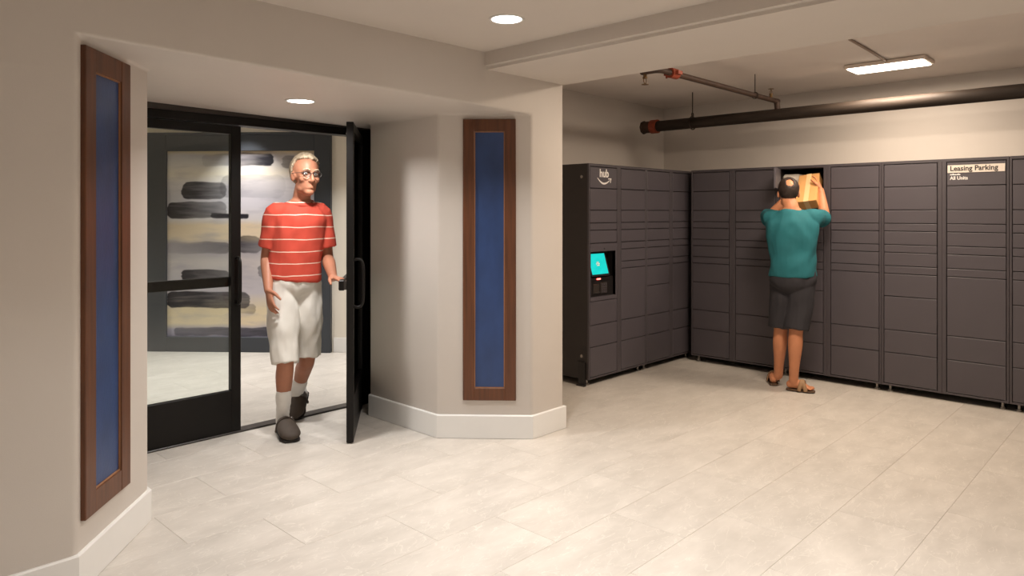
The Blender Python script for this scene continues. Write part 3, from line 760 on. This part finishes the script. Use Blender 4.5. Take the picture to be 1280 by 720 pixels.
def hand_shape(bm, wrist, fd, pn, ts, curl=.35, sc=1.0, spread=.05):
    """wrist point, finger direction, palm normal, thumb side"""
    fd = Vector(fd).normalized(); pn = Vector(pn); pn = (pn - fd * pn.dot(fd)).normalized(); ts = fd.cross(pn) * (1 if fd.cross(pn).dot(Vector(ts)) > 0 else -1)
    W = Vector(wrist)
    tube(bm, [W - fd * .02 * sc, W + fd * .03 * sc, W + fd * .07 * sc, W + fd * .095 * sc], [(.026 * sc, .020 * sc), (.036 * sc, .017 * sc), (.042 * sc, .015 * sc), (.040 * sc, .012 * sc)], side=ts, seg=12)
    Ls = (.072, .082, .076, .058)
    for i, L in enumerate(Ls):
        o = (1.5 - i) * .021 * sc
        p = W + fd * (.092 - abs(1.2 - i) * .005) * sc + ts * o
        d = (fd + ts * (1.5 - i) * spread).normalized(); P = [p - d * .012]; a = 0
        ax = d.cross(pn)
        for k, part in enumerate((.44, .31, .25)):
            a += curl * (1.0 if k else .8)
            dd_ = (d * math.cos(a) + pn * math.sin(a)); p = p + dd_ * (L * part * sc); P.append(p)
        tube(bm, P, [.0095 * sc, .009 * sc, .0082 * sc, .007 * sc], seg=8, sub=3)
    p = W + fd * .022 * sc + ts * .030 * sc
    d1_ = (fd * .62 + ts * .62 + pn * .35).normalized(); d2_ = (fd * .85 + ts * .25 + pn * .45).normalized()
    tube(bm, [p - d1_ * .02, p + d1_ * .035 * sc, p + d1_ * .035 * sc + d2_ * .030 * sc, p + d1_ * .035 * sc + d2_ * .055 * sc], [.015 * sc, .0125 * sc, .0105 * sc, .008 * sc], seg=8, sub=3)
def foot_bare(bm, heel, toe, ank, sc=1.0):
    heel, toe = Vector(heel), Vector(toe); d = (toe - heel); L = d.length; d.normalize(); up = Vector((0, 0, 1)); s = d.cross(up).normalized(); up = s.cross(d)
    q = lambda f, h, l=0: heel + d * (L * f) + up * h + s * l
    tube(bm, [q(.10, .035), q(.28, .045), q(.48, .037), q(.66, .027), q(.80, .020)], [(.030, .032), (.033, .040), (.036, .034), (.042, .025), (.040, .017)], side=s, seg=14)
    tube(bm, [Vector(ank) + Vector((0, 0, .05)), Vector(ank), q(.22, .045)], [.036, .036, .034], seg=12)
    return q, s
def toes(bm, q, s, inner):
    for i, (r, f) in enumerate(((.013, 1.0), (.010, 1.0), (.0095, .98), (.009, .955), (.0085, .92))):
        l = inner * (.030 - i * .0155)
        tube(bm, [q(.78, .018, l), q(f - .05, .016, l * 1.08), q(f - .02, .012, l * 1.08)], [r, r, r * .85], seg=8, sub=2)

def hair_cap(c, R, rad, keep, name, m, parent, base, thick=.014, rough=.004, ctr=(0, -.012, .036)):
    bm = nb(); bmesh.ops.create_icosphere(bm, subdivisions=5, radius=1)
    dele = [f for f in bm.faces if not keep(f.calc_center_median())]
    bmesh.ops.delete(bm, geom=dele, context='FACES')
    for v in bm.verts:
        h = 1 + rough / rad[0] * noise.noise(v.co * 9) + rough / rad[0] * .8 * noise.noise(Vector((v.co.x * 30, v.co.y * 8, v.co.z * 8)))
        p = Vector((v.co.x * rad[0], v.co.y * rad[1], v.co.z * rad[2])) * h + Vector(ctr)
        v.co = c + R @ p - base
    bmesh.ops.recalc_face_normals(bm, faces=bm.faces)
    bmesh.ops.solidify(bm, geom=bm.faces[:], thickness=thick)
    return obj(name, bm, m, parent, smooth=True)
def eyes(c, R, parent, base):
    for s in (-1, 1):
        e = nb(); ell(e, c + R @ Vector((s * .031, .0765, .008)) - base, (.0115, .0115, .0085), R, 3); eo = obj('eye', e, 'eye_white', parent, smooth=True)
        e = nb(); ell(e, c + R @ Vector((s * .031 + .002, .0845, .008)) - base, (.0058, .0045, .0058), R, 2); obj('iris', e, 'iris', eo, smooth=True)
        e = nb(); tube(e, [c + R @ Vector((s * .016, .099, .030)) - base, c + R @ Vector((s * .034, .098, .036)) - base, c + R @ Vector((s * .054, .080, .028)) - base], [.004, .005, .003], seg=6, sub=3); obj('eyebrow', e, 'hair_grey' if parent['label'].startswith('man in a red') else 'hair_dark', parent, smooth=True)

def limbs(bm, J):
    for s in 'RL':
        sh, el, wr = J[s + 'sh'], J[s + 'el'], J[s + 'wr']
        tube(bm, [sh, sh.lerp(el, .4), el, el.lerp(wr, .3), el.lerp(wr, .75), wr], [.055, .050, .041, .043, .033, .027], seg=14)
        hp, kn, an = J[s + 'hp'], J[s + 'kn'], J[s + 'an']
        back = J['fwd'] * -.012
        tube(bm, [hp, hp.lerp(kn, .45), kn, kn.lerp(an, .3) + back, kn.lerp(an, .7) + back * .5, an], [.085, .076, .055, .056, .041, .036], seg=16)
def torso(bm, J, e=0.0, lo=0):
    r = J['right']; pel, nk = J['pel'], J['nk']
    ax = nk - pel; f = J['fwd']
    q = lambda t, y=0: pel + ax * t + f * y
    P = [q(-.10), q(0), q(.30), q(.60, .004), q(.80), q(.93), q(1.02)]
    Rr = [(.08, .07), (.138, .095), (.138, .100), (.150, .106), (.155, .096), (.110, .070), (.060, .058)]
    tube(bm, P[lo:], [(a + e, b + e) for a, b in Rr[lo:]], side=r, seg=24)

# ---- man coming through the door
def build_man1():
    base = Vector((*(ray(364) * 4.68), 0))
    m = thing('person', 'man in a red striped t-shirt and pale shorts walking out of the doorway', 'person', base)
    D = 4.72
    J = {}
    c2b = lambda x, y: Vector((x * UX + y * UY, -x * UY + y * UX, 0))
    J['fwd'] = c2b(.35, -.94); J['right'] = J['fwd'].cross(Vector((0, 0, 1))).normalized()
    J['pel'] = pt(367, 354, D); J['nk'] = pt(377, 251, D - .01)
    J['Rsh'] = pt(344, 268, 4.655); J['Lsh'] = pt(402, 267, 4.785)
    J['Rel'] = pt(334, 320, 4.70); J['Rwr'] = pt(335.5, 363, 4.56)
    J['Lel'] = pt(409, 321, 4.82); J['Lwr'] = pt(416.5, 347, 4.62)
    J['Rhp'] = pt(352, 364, 4.68); J['Lhp'] = pt(384, 364, 4.76)
    J['Rkn'] = pt(356.5, 450, 4.585); J['Ran'] = pt(353.5, 520, 4.68)
    J['Lkn'] = pt(384, 446, 4.80); J['Lan'] = pt(369.5, 497, 5.04)
    bm = nb(); torso(bm, J); limbs(bm, J)
    R = frame(c2b(.62, -.78), Vector((0, 0, 1)) + c2b(.10, -.06)) * 1.07; hc = pt(382, 220, 4.66)
    tube(bm, [J['nk'] - Vector((0, 0, .06)), J['nk'] + Vector((0, 0, .01)), hc + R @ Vector((0, -.02, -.06))], [.064, .058, .055], seg=14)
    head_shape(bm, hc, R)
    hand_shape(bm, J['Rwr'], pt(340, 391, 4.50) - J['Rwr'], J['fwd'] * -.4 + J['right'] * -.9, J['fwd'], curl=.28)
    lh = pt(430.5, 350.5, 4.53)
    hand_shape(bm, J['Lwr'], lh - J['Lwr'], Vector((0, 0, -1)) + J['right'] * .2, J['right'], curl=.22)
    # feet inside the clogs
    h1, t1 = pt(350.5, 537, 4.74), pt(365.5, 553, 4.46); h1.z = .012; t1.z = .012
    foot_bare(bm, h1, t1, J['Ran'])
    t2 = pt(367.5, 527, 4.93); t2.z = .012; h2 = t2 + c2b(.015, .20).normalized() * .20 + Vector((0, 0, .14))
    foot_bare(bm, h2, t2, J['Lan'])
    link('body', remesh(bm, .0055, 3, None, base), 'skin_light', m)
    # t-shirt
    bm = nb(); r = J['right']; pel, nk = J['pel'], J['nk']; ax = nk - pel
    q = lambda t: pel + ax * t
    tube(bm, [q(.05), q(.10), q(.35), q(.62), q(.80), q(.92), q(.985)], [(.178, .132), (.180, .134), (.170, .130), (.176, .132), (.182, .122), (.138, .096), (.078, .074)], side=r, seg=28, cap=False)
    for s in 'RL':
        sh, el = J[s + 'sh'], J[s + 'el']; inn = sh + (J['nk'] - sh) * .38 - Vector((0, 0, .028))
        tube(bm, [inn, sh + Vector((0, 0, .0)), sh.lerp(el, .4), sh.lerp(el, .78)], [.070, .071, .069, .074], seg=18, cap=False)
    shirt_mat('shirt_red', srgb(190, 68, 50), srgb(226, 192, 174), 1.43 + .0398, .0797, .0032)
    so = link('t_shirt', remesh(bm, .007, 4, (.012, (8, 5)), base), 'shirt_red', m)
    col = nb(); cc = q(1.0) + J['fwd'] * .012
    tube(col, [cc - base + J['right'] * (.078 * math.cos(a)) + J['fwd'] * (.075 * math.sin(a)) + Vector((0, 0, -.012 - .020 * math.sin(a))) for a in [k * PI / 10 for k in range(21)]], [.009] * 21, seg=8, sub=2, cap=False)
    obj('collar', col, 'shirt_red', so, smooth=True)
    # shorts
    bm = nb()
    tube(bm, [q(-.16), q(-.08), q(.02), q(.16)], [(.085, .075), (.145, .118), (.172, .130), (.163, .120)], side=r, seg=24, cap=True)
    for s in 'RL':
        hp, kn = J[s + 'hp'], J[s + 'kn']
        e_ = 1.05 if s == 'R' else .98
        tube(bm, [hp + Vector((0, 0, .06)), hp.lerp(kn, .3), hp.lerp(kn, .7), hp.lerp(kn, e_)], [.094, .102, .090, .087], seg=20, cap=False)
    link('shorts', remesh(bm, .007, 4, (.013, (11, 5)), base), 'khaki', m)
    # socks
    for s, hh, tt in (('R', h1, t1), ('L', h2, t2)):
        bm = nb(); kn, an = J[s + 'kn'], J[s + 'an']
        tube(bm, [kn.lerp(an, .60), kn.lerp(an, .8), an, hh.lerp(tt, .25) + Vector((0, 0, .045)), hh.lerp(tt, .5) + Vector((0, 0, .04))], [.052, .046, .043, .046, .042], seg=14)
        link('sock', remesh(bm, .007, 3, (.003, (20, 40)), base), 'sock', m)
        # clog: rounded upper over the toes, thick sole, strap with buckle
        d = (tt - hh); L = d.length; d.normalize(); sd_ = d.cross(Vector((0, 0, 1))).normalized(); up = sd_.cross(d)
        g = lambda f, h, l=0.0: hh + d * (L * f) + up * h + sd_ * l
        bm = nb(); tube(bm, [g(.36, .048), g(.52, .048), g(.70, .040), g(.88, .030), g(.97, .026)], [(.054, .054), (.060, .052), (.066, .042), (.063, .032), (.044, .024)], side=sd_, seg=20)
        clog = link('clog', remesh(bm, .006, 4, None, base), 'clog', m)
        bm = nb(); tube(bm, [g(.02, -.002), g(.25, -.002), g(.5, -.002), g(.75, -.002), g(.97, -.002)], [(.036, .012), (.048, .013), (.052, .013), (.066, .013), (.052, .012)], side=sd_, seg=18)
        link('sole', remesh(bm, .006, 2, None, base), 'sole', clog)
        bm = nb(); tube(bm, [g(.46, .02, -.064) - base, g(.46, .080, -.050) - base, g(.46, .108, 0) - base, g(.46, .080, .050) - base, g(.46, .02, .064) - base], [(.012, .005)] * 5, side=d, seg=8); obj('strap', bm, 'clog', clog, smooth=True)
        bm = nb(); ell(bm, g(.46, .098, -.036) - base, (.011, .011, .008), None, 2); obj('buckle', bm, 'chrome', clog, smooth=True)
    # hair, eyes, glasses
    def keep(p):
        if p.y > .22: return p.z > .50 + .32 * (p.y - .22) + .12 * p.x
        if p.y > -.12: return p.z > -.30 + .80 * (p.y + .12) / .34 + .05 * math.sin(9 * p.y)
        return p.z > -.78
    hair_cap(hc, R, (.088, .112, .108), keep, 'hair', 'hair_grey', m, base, thick=.020, rough=.004, ctr=(0, -.014, .038))
    eyes(hc, R, m, base)
    gl = nb()
    T = lambda x, y, z: hc + R @ Vector((x, y, z)) - base
    for s in (-1, 1):
        tube(gl, [T(s * .034 + .024 * math.cos(a), .104 - .004 * abs(math.cos(a)), .006 + .018 * math.sin(a)) for a in [k * PI / 8 for k in range(17)]], [.0022] * 17, seg=6, sub=1)
        tube(gl, [T(s * .058, .100, .012), T(s * .080, .05, .012), T(s * .084, -.01, .010)], [.002] * 3, seg=6)
    tube(gl, [T(-.010, .104, .010), T(0, .108, .013), T(.010, .104, .010)], [.002] * 3, seg=6)
    go = obj('glasses', gl, 'dark_alu', m, smooth=True)
    return m
build_man1()

# ---- man at the lockers, back to the camera
def build_man2():
    base = Vector((*(ray(986) * 5.8), 0))
    m = thing('person', 'man in a teal t-shirt and dark shorts lifting a parcel at the lockers', 'person', base)
    J = {}
    c2b = lambda x, y: Vector((x * UX + y * UY, -x * UY + y * UX, 0))
    J['fwd'] = c2b(.36, .93); J['right'] = J['fwd'].cross(Vector((0, 0, 1))).normalized()
    J['pel'] = pt(991, 352, 5.80); J['nk'] = pt(989, 261, 5.80)
    J['Rsh'] = pt(1016, 273, 5.76); J['Lsh'] = pt(965, 272, 5.88)
    J['Rel'] = pt(1031, 274, 5.96); J['Rwr'] = pt(1026, 238, 6.05)
    J['Lel'] = pt(962, 272, 6.13); J['Lwr'] = pt(984, 246, 6.10)
    J['Rhp'] = pt(1002, 362, 5.78); J['Lhp'] = pt(979, 361, 5.86)
    J['Rkn'] = pt(995, 412, 5.75); J['Ran'] = pt(992, 474, 5.76)
    J['Lkn'] = pt(976, 409, 5.87); J['Lan'] = pt(973, 469, 5.93)
    bm = nb(); torso(bm, J); limbs(bm, J)
    hc = pt(985.5, 241.5, 5.84); R = frame(c2b(.25, .95) + Vector((0, 0, .05)))
    tube(bm, [J['nk'] - Vector((0, 0, .06)), J['nk'] + Vector((0, 0, .01)), hc + R @ Vector((0, -.02, -.06))], [.066, .060, .058], seg=14)
    head_shape(bm, hc, R)
    bc = (pa + pb_) / 2
    hand_shape(bm, J['Rwr'], pt(1022, 224, 6.14) - J['Rwr'], bc - J['Rwr'], Vector((0, 0, 1)) - J['fwd'], curl=.25)
    hand_shape(bm, J['Lwr'], pt(998, 236, 6.12) - J['Lwr'], Vector((0, 0, 1)) * .3 + J['fwd'] - J['right'] * .2, Vector((0, 0, 1)), curl=.2)
    h1, t1 = pt(984.5, 488, 5.79), pt(1017, 490.5, 5.70); h1.z = t1.z = .016
    q1, s1 = foot_bare(bm, h1, t1, J['Ran']); toes(bm, q1, s1, -1)
    h2 = pt(967, 483, 5.93); h2.z = .016; t2 = h2 + c2b(.30, .92).normalized() * .25
    q2, s2 = foot_bare(bm, h2, t2, J['Lan']); toes(bm, q2, s2, 1)
    link('body', remesh(bm, .0055, 3, None, base), 'skin_tan', m)
    bm = nb(); r = J['right']; pel, nk = J['pel'], J['nk']; ax = nk - pel
    q = lambda t: pel + ax * t
    tube(bm, [q(.07), q(.12), q(.35), q(.62), q(.80), q(.92), q(.985)], [(.188, .140), (.186, .140), (.178, .136), (.190, .140), (.196, .130), (.150, .100), (.080, .076)], side=r, seg=28, cap=False)
    for s in 'RL':
        sh, el = J[s + 'sh'], J[s + 'el']; inn = sh + (J['nk'] - sh) * .38 - Vector((0, 0, .035))
        tube(bm, [inn, sh, sh.lerp(el, .4), sh.lerp(el, .72)], [.068, .072, .074, .078], seg=18, cap=False)
    link('t_shirt', remesh(bm, .007, 4, (.016, (7, 5)), base), 'teal', m)
    bm = nb()
    tube(bm, [q(-.17), q(-.08), q(.02), q(.16)], [(.06, .06), (.150, .120), (.180, .134), (.168, .124)], side=r, seg=24, cap=True)
    for s in 'RL':
        hp, kn = J[s + 'hp'], J[s + 'kn']
        tube(bm, [hp + Vector((0, 0, .06)), hp.lerp(kn, .3), hp.lerp(kn, .7), hp.lerp(kn, 1.0)], [.104, .108, .100, .096], seg=20, cap=False)
    link('shorts', remesh(bm, .007, 4, (.012, (9, 4)), base), 'navy_short', m)
    for (qq, ss, inner) in ((q1, s1, -1), (q2, s2, 1)):
        bm = nb(); tube(bm, [qq(-.02, -.006), qq(.2, -.006), qq(.5, -.006), qq(.78, -.006), qq(1.02, -.006)], [(.030, .009), (.038, .010), (.040, .010), (.050, .010), (.040, .009)], side=ss, seg=18)
        so = link('sandal', remesh(bm, .005, 2, None, base), 'sandal_sole', m)
        st = nb()
        for (f0, f1) in ((.42, .72), (.68, .46)):
            tube(st, [qq(f0, .0, -.048) - base, qq((f0 * 2 + f1) / 3, .055, -.034) - base, qq((f0 + f1) / 2, .078, 0) - base, qq((f0 + f1 * 2) / 3, .055, .034) - base, qq(f1, .0, .050) - base], [(.016, .005)] * 5, side=(qq(1, 0) - qq(0, 0)), seg=8)
        obj('strap', st, 'sandal', so, smooth=True)
    def keep(p):
        if p.y > .05: return p.z > .0 and p.z > .10 + 1.1 * p.y
        # bald crown
        if (p - Vector((0, -.78, .60))).length < .40: return False
        return p.z > -.92
    hair_cap(hc, R, (.082, .104, .096), keep, 'hair', 'hair_dark', m, base, thick=.010, rough=.002)
    eyes(hc, R, m, base)
build_man2()
